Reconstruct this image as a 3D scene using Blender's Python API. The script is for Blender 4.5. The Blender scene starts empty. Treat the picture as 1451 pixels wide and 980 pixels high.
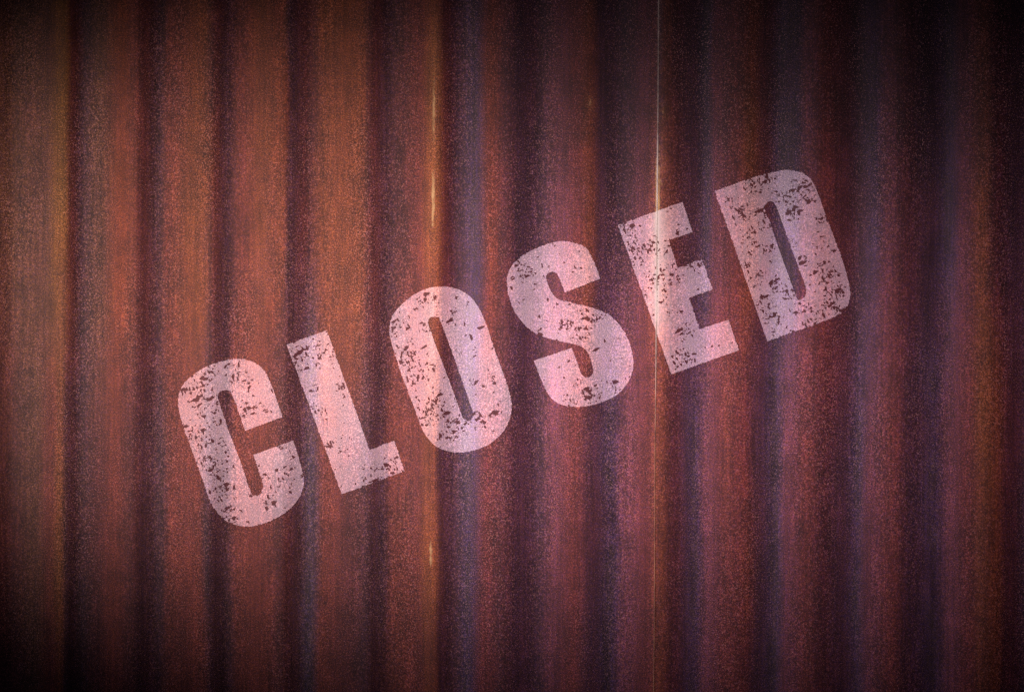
import bpy, bmesh, math, random
from mathutils import Vector, noise as mn

# ---------------------------------------------------------------- camera, world, lamps, exposure
S = 0.00076                      # metres of wall per pixel of the photograph (1451 x 980)
CX, CZ = 725.5, 490.0
scene = bpy.context.scene
COL = scene.collection

def wx(px): return (px - CX) * S
def wz(py): return (CZ - py) * S

CAM_D = 4.2
cam_data = bpy.data.cameras.new("camera")
cam = bpy.data.objects.new("camera", cam_data)
COL.objects.link(cam)
cam.location = (0, -CAM_D, 0)
cam.rotation_euler = (math.radians(90), 0, 0)
cam_data.sensor_width = 36.0
cam_data.lens = 36.0 * (CAM_D - 0.008) / (1451 * S)
cam_data.clip_end = 100.0
scene.camera = cam

world = bpy.data.worlds.new("World")
scene.world = world
world.use_nodes = True
bg = world.node_tree.nodes["Background"]
bg.inputs["Color"].default_value = (0.62, 0.55, 1.0, 1)
bg.inputs["Strength"].default_value = 0.012

def spot(name, loc, target, energy, color, half_deg, blend, radius):
    d = bpy.data.lights.new(name, 'SPOT')
    d.energy = energy; d.color = color
    d.spot_size = math.radians(half_deg * 2); d.spot_blend = blend
    d.shadow_soft_size = radius
    o = bpy.data.objects.new(name, d); COL.objects.link(o)
    o.location = loc
    o.rotation_euler = (Vector(target) - Vector(loc)).to_track_quat('-Z', 'Y').to_euler()
    return o

# warm lamp from the left, a dimmer frontal one, a cool one grazing from the far left
wl = spot("warm_lamp", (-1.3, -2.0, 0.25), (wx(380), 0, wz(455)), 156.0, (1.0, 0.82, 0.78), 9.1, 1.0, 0.10)
wl.scale = (1.75, 1, 1)
fl = spot("front_lamp", (-0.35, -2.6, -0.05), (wx(880), 0, wz(505)), 142.0, (1.0, 0.80, 0.88), 8.5, 1.0, 0.20)
fl.scale = (1.8, 1, 1)
cl = spot("cool_lamp", (-2.6, -0.95, -0.35), (wx(1080), 0, wz(610)), 80.0, (0.66, 0.70, 1.0), 7.9, 1.0, 0.10)

scene.view_settings.view_transform = 'Standard'
scene.view_settings.look = 'None'
scene.view_settings.exposure = 0.0
scene.view_settings.gamma = 1.0
scene.cycles.use_denoising = False

# ---------------------------------------------------------------- helpers
random.seed(7)

def smooth(t):
    t = max(0.0, min(1.0, t)); return t * t * (3 - 2 * t)
def lerp(a, b, t): return a + (b - a) * t
def mix3(a, b, t): return tuple(lerp(a[i], b[i], t) for i in range(3))

# slope of the sheet across its corrugations (positive = rising towards the viewer),
# one list of keys per corrugation, valley to valley
KEYS = [
 (-14,-.75),(6,-.7),(20,.1),(40,.3),(60,.4),(84,.4),(90,.1),
 (96,-.85),(106,-.75),(116,.05),(132,.35),(182,.38),(189,.1),
 (197,-.75),(214,-.6),(228,.15),(248,.38),(288,.4),(296,.1),
 (303,-.85),(318,-.7),(332,.15),(350,.42),(395,.42),(401,.1),
 (408,-.8),(426,-.65),(441,.1),(462,.45),(508,.32),(519,0),
 (529,-.7),(546,-.5),(558,.15),(578,.35),(607,.42),(617,.15),
 (624,-.85),(642,-.5),(652,.35),(663,.85),(682,.5),(704,.25),(716,.05),
 (728,-.55),(756,-.45),(768,.25),(782,.6),(808,.35),(824,.05),
 (838,-.42),(870,-.4),(881,.2),(895,.5),(922,.55),(930,.2),
 (940,-.15),(955,-.45),(990,-.45),(998,.15),(1006,.85),(1024,.45),(1044,.1),
 (1062,-.35),(1098,-.4),(1106,.4),(1115,.95),(1130,.5),(1150,.15),
 (1168,-.42),(1206,-.48),(1218,.15),(1228,.8),(1245,.5),(1268,.15),
 (1286,-.42),(1332,-.48),(1343,.35),(1352,.75),(1372,.5),(1404,.15),(1420,-.45),(1452,-.5),
]
first = [k for k in KEYS if -14 <= k[0] <= 90]
last = [k for k in KEYS if 1286 <= k[0] <= 1404]
ext_r, ext_l = [], []
for n in range(1, 7):
    ext_r += [(x + 118 * n, s) for x, s in last]
    ext_l = [(x - 108 * n, s) for x, s in first] + ext_l
KEYS = ext_l + [k for k in KEYS if k[0] < 1420] + ext_r
STEP = 1.0
X0, X1 = -620, 2000
N = int((X1 - X0) / STEP) + 1
slopes = []
ki = 0
for i in range(N):
    x = X0 + i * STEP
    while ki < len(KEYS) - 2 and KEYS[ki + 1][0] < x: ki += 1
    (xa, sa), (xb, sb) = KEYS[ki], KEYS[ki + 1]
    slopes.append(lerp(sa, sb, smooth((x - xa) / max(1e-6, xb - xa))))
# rounded bends, softer on the right-hand side
acc = [0.0]
for v in slopes: acc.append(acc[-1] + v)
def soften(i):
    w = int(round(lerp(6, 10, smooth((X0 + i * STEP - 600) / 80.0))))
    a_, b_ = max(0, i - w), min(N, i + w + 1)
    return (acc[b_] - acc[a_]) / (b_ - a_)
slopes = [soften(i) for i in range(N)]
# close every corrugation: scale its falling side so that each valley lies equally deep
valleys = [i for i in range(1, N) if slopes[i - 1] <= 0 < slopes[i]]
crests = [i for i in range(1, N) if slopes[i - 1] > 0 >= slopes[i]]
for v0, v1 in zip(valleys[:-1], valleys[1:]):
    up = sum(s for s in slopes[v0:v1] if s > 0)
    dn = -sum(s for s in slopes[v0:v1] if s < 0)
    mean = (up + dn) / 2 * 0.92
    for i in range(v0, v1):
        if slopes[i] > 0: slopes[i] *= mean / up
        elif dn > 0: slopes[i] *= mean / dn
slopes[:valleys[0]] = [0.0] * valleys[0]
slopes[valleys[-1]:] = [0.0] * (N - valleys[-1])
height = [0.0]
for s in slopes: height.append(height[-1] + s * STEP)
mid = (max(height) + min(height)) / 2
height = [h - mid for h in height]

def lean(py): return -(py - 490.0) / 980.0 * 7.0
def prof(px, py):
    """height of the sheet towards the viewer, in metres"""
    x = px - lean(py)
    wob = mn.noise(Vector((px * 0.004, py * 0.0035, 3.1))) * 3.0
    t = (x + wob - X0) / STEP
    t = max(0.0, min(N - 2.0, t))
    i = int(t); h = lerp(height[i], height[i + 1], t - i)
    dent = mn.noise(Vector((px * 0.006, py * 0.003, 9.7))) * 1.2 + mn.noise(Vector((px * 0.02, py * 0.012, 1.7))) * 0.35
    return (h * 0.42 + dent) * S

# ---------------------------------------------------------------- rust colours (by place; darker in the grooves, seam glow painted in)
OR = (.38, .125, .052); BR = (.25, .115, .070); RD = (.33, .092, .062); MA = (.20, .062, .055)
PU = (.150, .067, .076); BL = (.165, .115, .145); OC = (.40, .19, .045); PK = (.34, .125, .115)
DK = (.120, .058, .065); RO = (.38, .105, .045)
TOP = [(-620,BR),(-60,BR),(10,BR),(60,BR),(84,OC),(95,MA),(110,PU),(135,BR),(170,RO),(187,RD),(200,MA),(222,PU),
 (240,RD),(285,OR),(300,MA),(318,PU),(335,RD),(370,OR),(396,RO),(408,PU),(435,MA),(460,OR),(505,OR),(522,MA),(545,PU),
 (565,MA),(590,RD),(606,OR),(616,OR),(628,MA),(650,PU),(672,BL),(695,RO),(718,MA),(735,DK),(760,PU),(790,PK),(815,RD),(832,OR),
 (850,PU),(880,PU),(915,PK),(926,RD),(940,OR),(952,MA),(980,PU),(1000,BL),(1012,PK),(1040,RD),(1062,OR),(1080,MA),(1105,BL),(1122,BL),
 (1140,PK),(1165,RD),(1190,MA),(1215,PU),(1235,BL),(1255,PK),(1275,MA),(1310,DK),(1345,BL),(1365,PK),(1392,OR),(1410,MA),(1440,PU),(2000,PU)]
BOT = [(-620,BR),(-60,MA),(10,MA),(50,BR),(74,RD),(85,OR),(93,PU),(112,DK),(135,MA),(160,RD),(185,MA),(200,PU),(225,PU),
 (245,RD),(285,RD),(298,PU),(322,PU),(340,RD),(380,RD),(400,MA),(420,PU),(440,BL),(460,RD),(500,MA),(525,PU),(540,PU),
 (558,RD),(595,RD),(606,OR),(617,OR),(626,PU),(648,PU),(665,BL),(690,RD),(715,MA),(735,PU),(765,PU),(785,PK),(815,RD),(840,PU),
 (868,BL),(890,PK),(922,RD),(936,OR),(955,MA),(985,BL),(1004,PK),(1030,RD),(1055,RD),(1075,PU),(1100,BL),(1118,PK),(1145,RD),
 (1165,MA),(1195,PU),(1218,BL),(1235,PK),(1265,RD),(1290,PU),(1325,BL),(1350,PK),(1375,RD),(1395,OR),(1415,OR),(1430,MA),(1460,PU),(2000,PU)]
def table(T, x):
    for (xa, a), (xb, b) in zip(T[:-1], T[1:]):
        if x <= xb: return mix3(a, b, smooth((x - xa) / (xb - xa)))
    return T[-1][1]
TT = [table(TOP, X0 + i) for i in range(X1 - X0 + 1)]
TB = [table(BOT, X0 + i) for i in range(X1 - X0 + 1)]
# (x, y, half width, half height, colour, strength): rust runs, spots, rubbed places and painted seam glow
STAINS_GLOW = [
 (84,240,11,190,OC,.5),(83,770,9,120,OC,.5),(86,420,12,90,OR,.6),(183,330,8,160,OR,.5),(292,260,10,150,OR,.5),
 (267,330,28,150,(.34,.13,.03),.35),(396,270,8,140,OR,.6),(475,290,22,180,OR,.55),(510,200,9,220,OR,.5),
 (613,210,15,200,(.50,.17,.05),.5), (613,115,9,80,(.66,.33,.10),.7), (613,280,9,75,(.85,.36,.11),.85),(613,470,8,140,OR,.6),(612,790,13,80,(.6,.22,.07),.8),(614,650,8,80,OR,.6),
 (833,146,6,12,(.62,.36,.12),.75),(833,180,12,90,OR,.55),(937,158,6,9,(.6,.40,.14),.8),(936,220,9,26,(.6,.36,.16),.6),(946,230,14,120,OR,.6),
 (936,700,7,170,OR,.6),(1060,190,12,50,(.42,.17,.04),.7),(1065,300,16,70,OR,.4),(1032,620,6,110,(.5,.16,.08),.6),
 (1392,420,14,200,(.36,.135,.035),.6),(1398,600,12,120,(.42,.15,.03),.7),(1392,820,12,90,(.36,.14,.05),.45),
 (60,440,45,60,BR,.6),(30,620,40,90,(.2,.1,.07),.5),(1062,800,10,110,OR,.4),
 (930.5,320,9,150,(.90,.46,.28),.95), (930.5,80,5,140,(.50,.32,.24),.8), (931,330,16,150,(.50,.16,.06),.5), (929,700,5,190,(.60,.22,.10),.8), (934,380,18,120,OR,.5),  # warm, pale glow painted on both sides of the seam
 (668,700,14,150,BL,.5),(672,330,12,90,BL,.5),(1098,700,10,200,BL,.5),(585,690,26,60,PK,.3),(545,770,10,130,BL,.4),
]
def rust(px, py):
    x = px - lean(py) + mn.noise(Vector((px * .01, py * .006, 5.5))) * 5.0
    i = int(max(0, min(X1 - X0, x - X0)))
    t = smooth((py - 330) / 320.0 + mn.noise(Vector((px * .013, py * .004, 8.8))) * .35)
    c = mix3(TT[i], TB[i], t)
    # upper left runs browner and more orange, lower right more purple
    q = mn.noise(Vector((px * .022, py * .009, 2.2)))
    c = mix3(c, MA, max(0.0, q) * .55)
    c = mix3(c, PK, max(0.0, -q - .1) * .4)
    st = mn.noise(Vector((px * .12, py * .006, 12.2)))
    k = 1 + .20 * st + .12 * mn.noise(Vector((px * .3, py * .01, 4.2)))
    for sx, sy, rx, ry, col, s in STAINS_GLOW:
        dx = (px - lean(py) - sx) / rx
        if abs(dx) > 2.4: continue
        dy = (py - sy) / ry
        if abs(dy) > 2.4: continue
        w = math.exp(-dx * dx * 1.1 - dy ** 4 * .7) * s
        w *= .75 + .5 * mn.noise(Vector((px * .05, py * .02, 7.7)))
        c = mix3(c, col, max(0, min(1, w)))
    # the sheet's colour is darkened gradually towards the upper right
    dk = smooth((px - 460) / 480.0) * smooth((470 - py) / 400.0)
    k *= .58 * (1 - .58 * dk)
    mid_ = smooth((px - 560) / 120.0)
    c = (c[0] * (1 - .04 * mid_), c[1] * (1 - .13 * mid_), c[2] * (1 + (.16 if c[2] < c[0] * .8 else -.06) * mid_))
    g_ = (c[0] + c[1] + c[2]) / 3
    sat = 1.12
    c = [max(.012, g_ + (v - g_) * sat) for v in c]
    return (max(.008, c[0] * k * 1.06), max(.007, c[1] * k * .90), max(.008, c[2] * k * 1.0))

# ---------------------------------------------------------------- materials
def nd(nt, typ, **kw):
    n = nt.nodes.new(typ)
    for k, v in kw.items(): setattr(n, k, v)
    return n
def math_(nt, op, a, b=None, c=None, clamp=False):
    n = nd(nt, 'ShaderNodeMath', operation=op, use_clamp=clamp)
    for i, v in enumerate((a, b, c)):
        if v is None: continue
        if isinstance(v, (int, float)): n.inputs[i].default_value = v
        else: nt.links.new(v, n.inputs[i])
    return n.outputs[0]
def mixc(nt, fac, a, b, blend='MIX'):
    n = nd(nt, 'ShaderNodeMix', data_type='RGBA', blend_type=blend)
    n.clamp_factor = True
    for sock, v in ((n.inputs[0], fac), (n.inputs[6], a), (n.inputs[7], b)):
        if isinstance(v, (int, float)): sock.default_value = v
        elif isinstance(v, tuple): sock.default_value = (*v, 1)
        else: nt.links.new(v, sock)
    return n.outputs[2]
def noise_(nt, vec, scale, detail=2.0, rough=.5, dist=0.0):
    n = nd(nt, 'ShaderNodeTexNoise')
    n.inputs['Scale'].default_value = scale; n.inputs['Detail'].default_value = detail
    n.inputs['Roughness'].default_value = rough; n.inputs['Distortion'].default_value = dist
    nt.links.new(vec, n.inputs['Vector']); return n
def mapping(nt, vec, scale=(1, 1, 1), rot=(0, 0, 0), loc=(0, 0, 0)):
    n = nd(nt, 'ShaderNodeMapping')
    n.inputs['Scale'].default_value = scale; n.inputs['Rotation'].default_value = rot; n.inputs['Location'].default_value = loc
    nt.links.new(vec, n.inputs['Vector']); return n.outputs[0]
def ramp(nt, fac, lo, hi):
    n = nd(nt, 'ShaderNodeMapRange'); n.clamp = True
    n.inputs[1].default_value = lo; n.inputs[2].default_value = hi
    nt.links.new(fac, n.inputs[0]); return n.outputs[0]

def rust_colour(nt):
    """grainy rust from the sheet's own colour attribute; returns colour, grain height, coordinates"""
    tc = nd(nt, 'ShaderNodeTexCoord'); co = tc.outputs['Object']
    at = nd(nt, 'ShaderNodeAttribute', attribute_name='rust')
    base = at.outputs['Color']
    flat = mapping(nt, co, (1, 0.15, .86))
    g1 = noise_(nt, flat, 780, 1.0, .6).outputs['Fac']          # grains of two or three millimetres
    g2 = noise_(nt, mapping(nt, co, (1, .15, .8), loc=(3, 1, 2)), 1400, 0.0).outputs['Fac']
    gn = math_(nt, 'ADD', math_(nt, 'MULTIPLY', g1, .62), math_(nt, 'MULTIPLY', g2, .38))
    patch = noise_(nt, mapping(nt, co, (1, .2, .35)), 16, 3.0).outputs['Fac']
    amt = ramp(nt, patch, .32, .62)
    # dark pits to pale grains
    val = ramp(nt, gn, .34, .66)
    val = math_(nt, 'POWER', val, 1.5)
    mul = math_(nt, 'MULTIPLY_ADD', val, 2.1, .28)
    soft = math_(nt, 'MULTIPLY_ADD', val, 1.05, .58)
    m = math_(nt, 'ADD', math_(nt, 'MULTIPLY', mul, amt), math_(nt, 'MULTIPLY', soft, math_(nt, 'SUBTRACT', 1.0, amt)))
    mo = noise_(nt, mapping(nt, co, (1, .2, .55)), 75, 4.0, .65).outputs['Fac']
    m = math_(nt, 'MULTIPLY', m, math_(nt, 'MULTIPLY_ADD', mo, 1.1, .45))
    bl = noise_(nt, mapping(nt, co, (1, .2, .8), loc=(9, 2, 5)), 32, 5.0, .7, .6).outputs['Fac']
    m = math_(nt, 'MULTIPLY', m, math_(nt, 'MULTIPLY_ADD', bl, 1.3, .35))
    # fine upright streaks
    st = noise_(nt, mapping(nt, co, (1, .1, .04)), 330, 2.0).outputs['Fac']
    m = math_(nt, 'MULTIPLY', m, math_(nt, 'MULTIPLY_ADD', st, 1.1, .45))
    cc = nd(nt, 'ShaderNodeCombineColor')
    for i in range(3): nt.links.new(m, cc.inputs[i])
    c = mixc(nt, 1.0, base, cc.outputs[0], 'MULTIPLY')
    # tint of single grains: red, ochre, violet
    tn = noise_(nt, mapping(nt, co, (1, .15, .9), loc=(7, 0, 4)), 380, 1.0)
    r = nd(nt, 'ShaderNodeValToRGB')
    r.color_ramp.elements[0].position = .34; r.color_ramp.elements[0].color = (.72, .80, 1.55, 1)
    r.color_ramp.elements[1].position = .66; r.color_ramp.elements[1].color = (1.15, 1.22, .52, 1)
    e = r.color_ramp.elements.new(.5); e.color = (1.12, .92, .92, 1)
    nt.links.new(tn.outputs['Fac'], r.inputs[0])
    c = mixc(nt, .55, c, r.outputs[0], 'MULTIPLY')
    # sparse pale grains
    sp = ramp(nt, gn, .585, .68)
    c = mixc(nt, math_(nt, 'MULTIPLY', sp, math_(nt, 'MULTIPLY_ADD', amt, .42, .10)), c, (.68, .36, .30))
    return c, gn, co

def finish(nt, colour, height_sock, rough, spec, bump):
    b = nt.nodes['Principled BSDF']
    nt.links.new(colour, b.inputs['Base Color'])
    b.inputs['Roughness'].default_value = rough
    b.inputs['Specular IOR Level'].default_value = spec
    bp = nd(nt, 'ShaderNodeBump'); bp.inputs['Strength'].default_value = bump; bp.inputs['Distance'].default_value = .0006
    nt.links.new(height_sock, bp.inputs['Height']); nt.links.new(bp.outputs[0], b.inputs['Normal'])

def material(name):
    m = bpy.data.materials.new(name); m.use_nodes = True
    return m, m.node_tree

rust_mat, nt = material("rusty_metal")
c, gn, co = rust_colour(nt)
# rubbed, pale yellow metal and painted seam glow where the attribute says so
rb = nd(nt, 'ShaderNodeAttribute', attribute_name='rub_glow')
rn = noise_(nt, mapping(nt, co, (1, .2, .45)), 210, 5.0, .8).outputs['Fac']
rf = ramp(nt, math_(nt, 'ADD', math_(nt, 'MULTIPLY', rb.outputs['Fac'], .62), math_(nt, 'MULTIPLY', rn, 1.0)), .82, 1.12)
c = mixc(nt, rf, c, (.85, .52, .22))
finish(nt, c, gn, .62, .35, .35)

edge_mat, nt = material("worn_edge_metal")
tc = nd(nt, 'ShaderNodeTexCoord')
n1 = noise_(nt, mapping(nt, tc.outputs['Object'], (1, 1, 1)), 14, 4.0, .7).outputs['Fac']
n2 = noise_(nt, mapping(nt, tc.outputs['Object'], (1, 1, 1)), 90, 3.0, .7).outputs['Fac']
w = ramp(nt, math_(nt, 'ADD', math_(nt, 'MULTIPLY', n1, .6), math_(nt, 'MULTIPLY', n2, .4)), .38, .60)
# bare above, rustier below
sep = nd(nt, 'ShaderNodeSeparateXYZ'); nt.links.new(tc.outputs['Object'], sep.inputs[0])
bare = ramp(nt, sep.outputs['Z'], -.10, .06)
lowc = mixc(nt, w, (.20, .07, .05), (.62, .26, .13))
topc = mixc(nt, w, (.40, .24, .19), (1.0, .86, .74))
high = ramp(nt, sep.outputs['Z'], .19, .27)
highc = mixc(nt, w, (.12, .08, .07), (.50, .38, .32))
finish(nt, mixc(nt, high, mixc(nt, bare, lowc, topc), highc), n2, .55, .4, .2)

paint_mat, nt = material("worn_stencil_paint")
c, gn, co = rust_colour(nt)
wr = nd(nt, 'ShaderNodeAttribute', attribute_name='wear').outputs['Fac']
rot = mapping(nt, co, (1, 1, 1), rot=(0, math.radians(20.5), 0))
dn = noise_(nt, rot, 170, 2.0)
dv = nd(nt, 'ShaderNodeVectorMath', operation='MULTIPLY_ADD')
nt.links.new(dn.outputs['Color'], dv.inputs[0]); dv.inputs[1].default_value = (.0016, 0, .0016); nt.links.new(rot, dv.inputs[2])
def chips(scale, stretch, loc, gain, cut):
    v = nd(nt, 'ShaderNodeTexVoronoi'); v.voronoi_dimensions = '3D'; v.distance = 'EUCLIDEAN'
    v.inputs['Scale'].default_value = scale
    nt.links.new(mapping(nt, dv.outputs[0], stretch, loc=loc), v.inputs['Vector'])
    s = nd(nt, 'ShaderNodeSeparateColor'); nt.links.new(v.outputs['Color'], s.inputs[0])
    hit = math_(nt, 'LESS_THAN', s.outputs[0], math_(nt, 'MULTIPLY', wr, gain))
    v2 = nd(nt, 'ShaderNodeTexVoronoi')
    v2.inputs['Scale'].default_value = scale * cut
    nt.links.new(mapping(nt, rot, (1, .05, 1), rot=(0, .7, 0), loc=(5, 2, 7)), v2.inputs['Vector'])
    s2 = nd(nt, 'ShaderNodeSeparateColor'); nt.links.new(v2.outputs['Color'], s2.inputs[0])
    return math_(nt, 'MULTIPLY', hit, math_(nt, 'LESS_THAN', s2.outputs[1], .55))
a = chips(150, (.8, .05, 2.0), (0, 0, 0), .23, 1.7)
b = chips(240, (1.9, .05, .9), (2, 0, 1), .30, 1.3)
d = chips(400, (1, .05, 1.4), (4, 0, 3), .27, 1.1)
chip = math_(nt, 'MAXIMUM', math_(nt, 'MAXIMUM', a, b), d)
white = mixc(nt, ramp(nt, gn, .36, .64), (.62, .48, .53), (.94, .81, .86))
cover = math_(nt, 'MULTIPLY_ADD', noise_(nt, co, 30, 4.0).outputs['Fac'], .34, .31)
scaled = mixc(nt, 1.0, c, (3.4, 3.8, 4.1), 'MULTIPLY')
painted = mixc(nt, cover, scaled, white)
dark = mixc(nt, 1.0, mixc(nt, .6, c, (.17, .065, .07)), (.80, .62, .64), 'MULTIPLY')
rbp = nd(nt, 'ShaderNodeAttribute', attribute_name='rub_glow').outputs['Fac']
painted = mixc(nt, math_(nt, 'MULTIPLY', rbp, 1.1, clamp=True), painted, (1.0, .84, .74))  # the seam's pale glow is painted across the lettering too
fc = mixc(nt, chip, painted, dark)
finish(nt, fc, math_(nt, 'SUBTRACT', math_(nt, 'MULTIPLY', gn, .8), math_(nt, 'MULTIPLY', chip, .3)), .6, .3, .3)

# ---------------------------------------------------------------- the wall
wall = bpy.data.objects.new("corrugated_metal_panel", None); COL.objects.link(wall)
wall.location = (0, 0, 0)
wall["label"] = "rusty red brown corrugated metal cladding with CLOSED stencilled across it"
wall["category"] = "metal panel"

def rub_glow(px, py):
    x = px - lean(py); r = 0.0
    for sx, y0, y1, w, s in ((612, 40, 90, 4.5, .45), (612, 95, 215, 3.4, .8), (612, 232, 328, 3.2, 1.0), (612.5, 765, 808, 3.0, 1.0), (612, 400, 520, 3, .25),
                             (834, 136, 156, 4.5, .6), (937, 150, 168, 4.5, .5), (935, 205, 245, 5, .5), (931, 190, 480, 4.0, .95), (933, 200, 470, 11.0, .42), (930.5, 215, 350, 5, 1.0), (930.5, -40, 200, 3.0, .22), (930.5, 560, 900, 3.0, .35)):  # rows along the seam paint its soft glow into the colour
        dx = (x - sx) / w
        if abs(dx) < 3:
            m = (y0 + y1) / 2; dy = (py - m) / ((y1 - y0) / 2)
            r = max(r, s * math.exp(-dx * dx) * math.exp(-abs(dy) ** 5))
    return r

def set_attrs(me, pts, wear=None):
    at = me.attributes.new('rust', 'FLOAT_COLOR', 'POINT')
    buf = []
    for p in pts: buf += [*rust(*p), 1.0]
    at.data.foreach_set('color', buf)
    if True:
        a2 = me.attributes.new('rub_glow', 'FLOAT', 'POINT'); a2.data.foreach_set('value', [rub_glow(*p) for p in pts])
    if wear is not None:
        a2 = me.attributes.new('wear', 'FLOAT', 'POINT'); a2.data.foreach_set('value', [wear(*p) for p in pts])

def make_sheet(name, xs_fn, lift, label):
    """front skin, back skin 0.9 mm behind, closed edges; xs_fn gives columns at a height"""
    ys = []
    y = -420
    while y <= 1400:
        ys.append(y); y += 10 if -20 <= y <= 1000 else 35
    pts, verts = [], []
    ncol = None
    for py in ys:
        xs = xs_fn(py); ncol = len(xs)
        for px in xs: pts.append((px, py))
    nf = len(pts)
    for px, py in pts: verts.append((wx(px), -prof(px, py) - lift, wz(py)))
    th = .0009
    verts += [(x, y2 + th, z) for x, y2, z in verts]
    faces = []
    R = len(ys)
    for r in range(R - 1):
        for k in range(ncol - 1):
            a0 = r * ncol + k; b0 = a0 + 1; c0 = a0 + ncol + 1; d0 = a0 + ncol
            faces.append((a0, d0, c0, b0)); faces.append((a0 + nf, b0 + nf, c0 + nf, d0 + nf))
        for k in (0, ncol - 1):
            a0 = r * ncol + k; d0 = a0 + ncol
            faces.append((a0, a0 + nf, d0 + nf, d0) if k == 0 else (a0, d0, d0 + nf, a0 + nf))
    for r in (0, R - 1):
        for k in range(ncol - 1):
            a0 = r * ncol + k
            faces.append((a0, a0 + 1, a0 + 1 + nf, a0 + nf) if r == 0 else (a0, a0 + nf, a0 + 1 + nf, a0 + 1))
    me = bpy.data.meshes.new(name); me.from_pydata(verts, [], faces)
    me.polygons.foreach_set('use_smooth', [True] * len(me.polygons))
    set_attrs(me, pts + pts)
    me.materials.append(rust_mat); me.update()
    o = bpy.data.objects.new(name, me); COL.objects.link(o); o.parent = wall
    if label: o["label"] = label
    return o

SEAM = 930.0
def cols(a, b, edge_a=None, edge_b=None):
    out = []
    x = a
    while x < b - 1.0:
        out.append(x); x += 2.5 if -30 <= x <= 1480 else 6
    out.append(b)
    return out
def seam_x(py): return SEAM + lean(py) + mn.noise(Vector((0, py * .004, 31.0))) * .8
LEFT = cols(-600, SEAM + 28); RIGHT = cols(SEAM, 1980)
def left_cols(py): return LEFT
def right_cols(py):
    d = seam_x(py) - SEAM
    return [x + d * max(0.0, 1 - (x - SEAM) / 200.0) for x in RIGHT]
s1 = make_sheet("corrugated_sheet", left_cols, 0.0, "sheet left of the seam, more orange rust")
s2 = make_sheet("corrugated_sheet", right_cols, .0014, "sheet right of the seam, darker and more purple")

# the folded, worn lip along the right sheet's free edge
bm = bmesh.new()
rings = []
py = -420
while py <= 1400:
    c0 = seam_x(py)
    wdt = 1.15 + .4 * mn.noise(Vector((1.3, py * .02, 2.0)))
    if py > 520: wdt *= .75
    ring = []
    zc = -prof(c0, py) - .0016
    for k in range(8):
        a_ = k / 8 * math.tau
        ring.append(bm.verts.new((wx(c0) + math.cos(a_) * wdt * S, zc - math.sin(a_) * .0007, wz(py))))
    rings.append(ring); py += 8
for r0, r1 in zip(rings[:-1], rings[1:]):
    for k in range(8): bm.faces.new((r0[k], r0[(k + 1) % 8], r1[(k + 1) % 8], r1[k]))
bm.faces.new(rings[0]); bm.faces.new(list(reversed(rings[-1])))
bmesh.ops.recalc_face_normals(bm, faces=bm.faces)
me = bpy.data.meshes.new("seam_edge"); bm.to_mesh(me); bm.free()
me.polygons.foreach_set('use_smooth', [True] * len(me.polygons))
me.materials.append(edge_mat)
eo = bpy.data.objects.new("seam_edge", me); COL.objects.link(eo); eo.parent = wall
eo["label"] = "thin pale worn edge where the two sheets lap"

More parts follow.
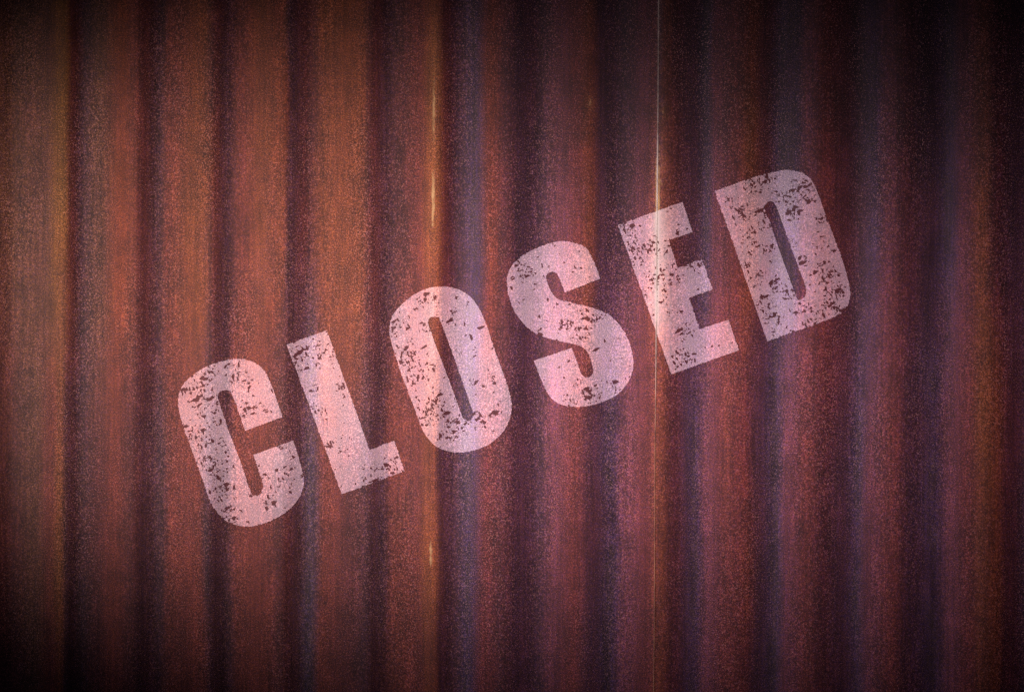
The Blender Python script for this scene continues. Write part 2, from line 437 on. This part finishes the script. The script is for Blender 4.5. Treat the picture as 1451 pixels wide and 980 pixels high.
# ---------------------------------------------------------------- the painted letters
# outlines measured on the wall: (scale, origin x, origin y, loops, wear marks)
LETTERS = [
 ("C", 3.632, 230, 490, [[(618,365),(585,270),(555,190),(520,125),(470,85),(410,68),(345,70),(270,88),(200,120),(140,160),(100,205),(82,250),
   (78,300),(88,360),(110,430),(140,515),(180,620),(215,715),(240,790),(275,850),(320,895),(370,920),(430,930),(500,920),(570,893),(640,850),
   (690,800),(718,745),(725,690),(712,620),(690,540),(672,487),(465,560),(490,630),(512,700),(515,735),(500,762),(478,770),(458,762),(445,735),
   (400,600),(350,470),(300,320),(284,262),(288,240),(310,228),(335,228),(352,245),(375,300),(424,436)]],
   [(160,220,70,.8),(235,310,60,.9),(190,490,60,1),(150,430,40,.8),(430,200,35,.9),(380,140,60,.6),(450,325,40,1),(250,130,50,.8),(230,590,50,.7),(300,730,60,1),
    (350,870,40,1),(290,640,60,.8),(550,800,35,.6),(615,525,18,1),(530,325,15,1),(310,520,40,.5),(600,690,70,.3),(250,410,60,.5)]),
 ("L", 3.5, 390, 440, [[(55,168),(255,97),(330,310),(400,500),(466,690),(588,645),(640,797),(328,910)]],
   [(130,190,45,.8),(210,220,45,1),(280,225,25,1),(130,280,25,1),(320,375,20,1),(230,520,35,.8),(200,480,30,.6),(270,670,28,1),(560,800,70,.8),(450,840,50,.5),
    (340,670,40,.3),(250,110,20,.7)]),
 ("O", 3.629, 530, 390, [[(330,58),(400,62),(460,85),(510,125),(545,180),(580,260),(620,380),(660,490),(690,580),(706,650),(705,710),(685,770),
   (640,830),(580,875),(510,900),(440,912),(380,905),(320,880),(270,830),(238,770),(210,690),(170,590),(130,480),(95,370),(80,310),(80,250),(95,205),
   (130,160),(180,115),(240,80),(290,63)],
   [(300,213),(325,215),(342,240),(370,310),(420,450),(470,590),(500,680),(508,715),(500,740),(480,750),(460,738),(445,705),(400,580),(340,420),(290,285),(278,245),(284,222)]],
   [(280,130,40,1),(150,240,45,.6),(175,420,50,1.1),(220,520,55,.9),(100,290,25,1),(280,470,35,.7),(260,280,30,.8),(410,180,22,.9),(415,115,15,1),(400,235,25,.6),
    (320,680,75,1),(400,790,65,.9),(540,740,45,1),(620,700,30,.8),(560,560,25,.8),(600,530,25,.6),(440,400,20,.6),(330,750,30,.9)]),
 ("S", 3.629, 700, 320, [[(548,270),(530,220),(500,155),(470,110),(420,88),(360,78),(300,85),(240,105),(175,135),(120,175),(85,215),(68,265),(70,330),
   (85,390),(110,445),(150,500),(200,545),(270,575),(340,592),(395,604),(440,615),(475,640),(495,680),(508,725),(510,755),(495,775),(470,780),(450,760),
   (435,720),(400,627),(205,692),(235,770),(265,840),(300,890),(350,920),(410,930),(480,925),(560,905),(630,870),(680,820),(710,760),(718,700),(710,640),
   (685,570),(645,505),(590,455),(520,425),(450,405),(380,390),(330,375),(300,345),(280,305),(268,265),(275,243),(300,235),(325,243),(345,290),(365,342)]],
   [(165,240,38,1.2),(130,205,20,1),(90,265,18,.7),(370,500,40,1),(460,470,40,1),(530,480,30,1),(450,545,50,.9),(300,410,30,.4),(480,860,30,1.1),(620,830,30,1),
    (400,890,30,.8),(520,830,20,.8),(520,890,30,.6),(260,560,50,.3),(430,810,25,.6)]),
 ("E", 3.63, 860, 270, [[(58,175),(390,57),(443,212),(318,255),(366,398),(488,350),(547,507),(424,550),(480,712),(627,664),(680,820),(332,945)]],
   [(120,190,50,.9),(150,280,40,1),(200,310,35,1.1),(160,350,35,.8),(280,290,45,.9),(240,460,30,1),(275,500,28,1),(210,530,30,.9),(340,440,50,.8),(420,380,35,.8),
    (470,370,25,.8),(400,740,45,.9),(430,840,30,1.1),(360,850,40,.7),(290,580,60,.3),(400,880,50,.6),(250,250,30,.6),(370,210,20,.5),(300,400,40,.5)]),
 ("D", 3.632, 1000, 225, [[(48,165),(150,128),(260,90),(370,62),(440,57),(500,72),(545,110),(580,180),(620,290),(670,420),(710,530),(738,630),(747,690),
   (740,740),(700,790),(640,822),(560,855),(440,895),(320,940)],
   [(318,222),(335,218),(358,230),(380,280),(430,420),(480,560),(510,640),(518,685),(505,715),(480,727),(468,710),(440,630),(390,490),(340,345),(308,265),(305,240)]],
   [(120,230,35,1),(180,290,50,1.1),(220,130,50,.9),(310,100,50,1),(290,290,40,1.1),(410,200,40,1.1),(500,160,45,1.2),(460,270,40,1),(590,320,35,.9),(300,350,25,.9),
    (240,460,40,.9),(320,460,30,.9),(200,540,28,1.1),(450,430,25,.9),(500,525,25,.9),(620,600,55,1.1),(660,670,45,1),(270,600,45,.9),(370,650,40,1),(310,750,50,.9),
    (430,690,50,.9),(500,770,45,.9),(660,750,50,1),(540,820,60,.7),(420,880,50,.6),(600,450,40,.5),(540,200,30,.8),(360,830,50,.5),(230,380,50,.4)]),
]

def densify(loop, seed):
    """rounded where the turns are slight, sharp at corners, slightly ragged like cut stencil paint"""
    n = len(loop); rnd = random.Random(seed)
    P = [Vector(p) for p in loop]
    corner = []
    for i in range(n):
        a_ = P[i] - P[i - 1]; b_ = P[(i + 1) % n] - P[i]
        corner.append(abs(a_.angle_signed(b_)) > math.radians(48))
    out = []
    for i in range(n):
        p0, p1, p2, p3 = P[i - 1], P[i], P[(i + 1) % n], P[(i + 2) % n]
        if corner[i]: p0 = p1 - (p2 - p1)
        if corner[(i + 1) % n]: p3 = p2 + (p2 - p1)
        seg = max(1, int((p2 - p1).length / 1.6))
        for k in range(seg):
            t = k / seg
            q = .5 * ((2 * p1) + (p2 - p0) * t + (2 * p0 - 5 * p1 + 4 * p2 - p3) * t * t + (3 * p1 - p0 - 3 * p2 + p3) * t ** 3)
            jag = .42
            if mn.noise(Vector((q.x * .02, q.y * .02, seed))) > .12: jag = .95
            if not (k == 0 and corner[i]):
                q = q + Vector((rnd.uniform(-jag, jag), rnd.uniform(-jag, jag)))
            out.append(q)
    return out

for li, (ch, zf, ox, oy, loops, marks) in enumerate(LETTERS):
    bm = bmesh.new()
    edges = []
    for lj, loop in enumerate(loops):
        pts = densify([(ox + x / zf, oy + y / zf) for x, y in loop], li * 10 + lj + 1)
        vs = [bm.verts.new((p.x, -p.y, 0)) for p in pts]
        edges += [bm.edges.new((vs[i], vs[(i + 1) % len(vs)])) for i in range(len(vs))]
    bmesh.ops.triangle_fill(bm, edges=edges, use_beauty=True, normal=(0, 0, 1))
    xs = [v.co.x for v in bm.verts]; zs = [v.co.y for v in bm.verts]
    g = math.floor(min(xs)) + .3
    while g < max(xs):
        bmesh.ops.bisect_plane(bm, geom=bm.verts[:] + bm.edges[:] + bm.faces[:], plane_co=(g, 0, 0), plane_no=(1, 0, 0)); g += 3.0
    g = math.floor(min(zs)) + .3
    while g < max(zs):
        bmesh.ops.bisect_plane(bm, geom=bm.verts[:] + bm.edges[:] + bm.faces[:], plane_co=(0, g, 0), plane_no=(0, 1, 0)); g += 5.0
    for f in bm.faces:
        if f.normal.z < 0: f.normal_flip()
    bm.verts.index_update()
    flat = [(v.co.x, -v.co.y) for v in bm.verts]
    tris = [[v.index for v in f.verts] for f in bm.faces]
    bm.free()
    M = [(ox + x / zf, oy + y / zf, r / zf, s) for x, y, r, s in marks]
    def wear(px, py):
        w = .05
        for mx, my, r, s in M:
            d2 = ((px - mx) ** 2 + (py - my) ** 2) / (r * r)
            if d2 < 4: w = max(w, s * math.exp(-d2 ** 1.5 * .8))
        return w
    # the paint follows the metal; where it crosses the lap it lies on the raised sheet
    verts = []
    for px, py in flat:
        lift = .0019 if px > seam_x(py) - 5 else .0005 + .0014 * smooth((px - (seam_x(py) - 14)) / 9)
        verts.append((wx(px), -prof(px, py) - lift, wz(py)))
    me = bpy.data.meshes.new("letter"); me.from_pydata(verts, [], tris)
    me.polygons.foreach_set('use_smooth', [True] * len(me.polygons))
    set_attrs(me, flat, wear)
    me.materials.append(paint_mat); me.update()
    o = bpy.data.objects.new("letter", me); COL.objects.link(o); o.parent = wall
    o["label"] = "worn pinkish white stencilled letter " + ch
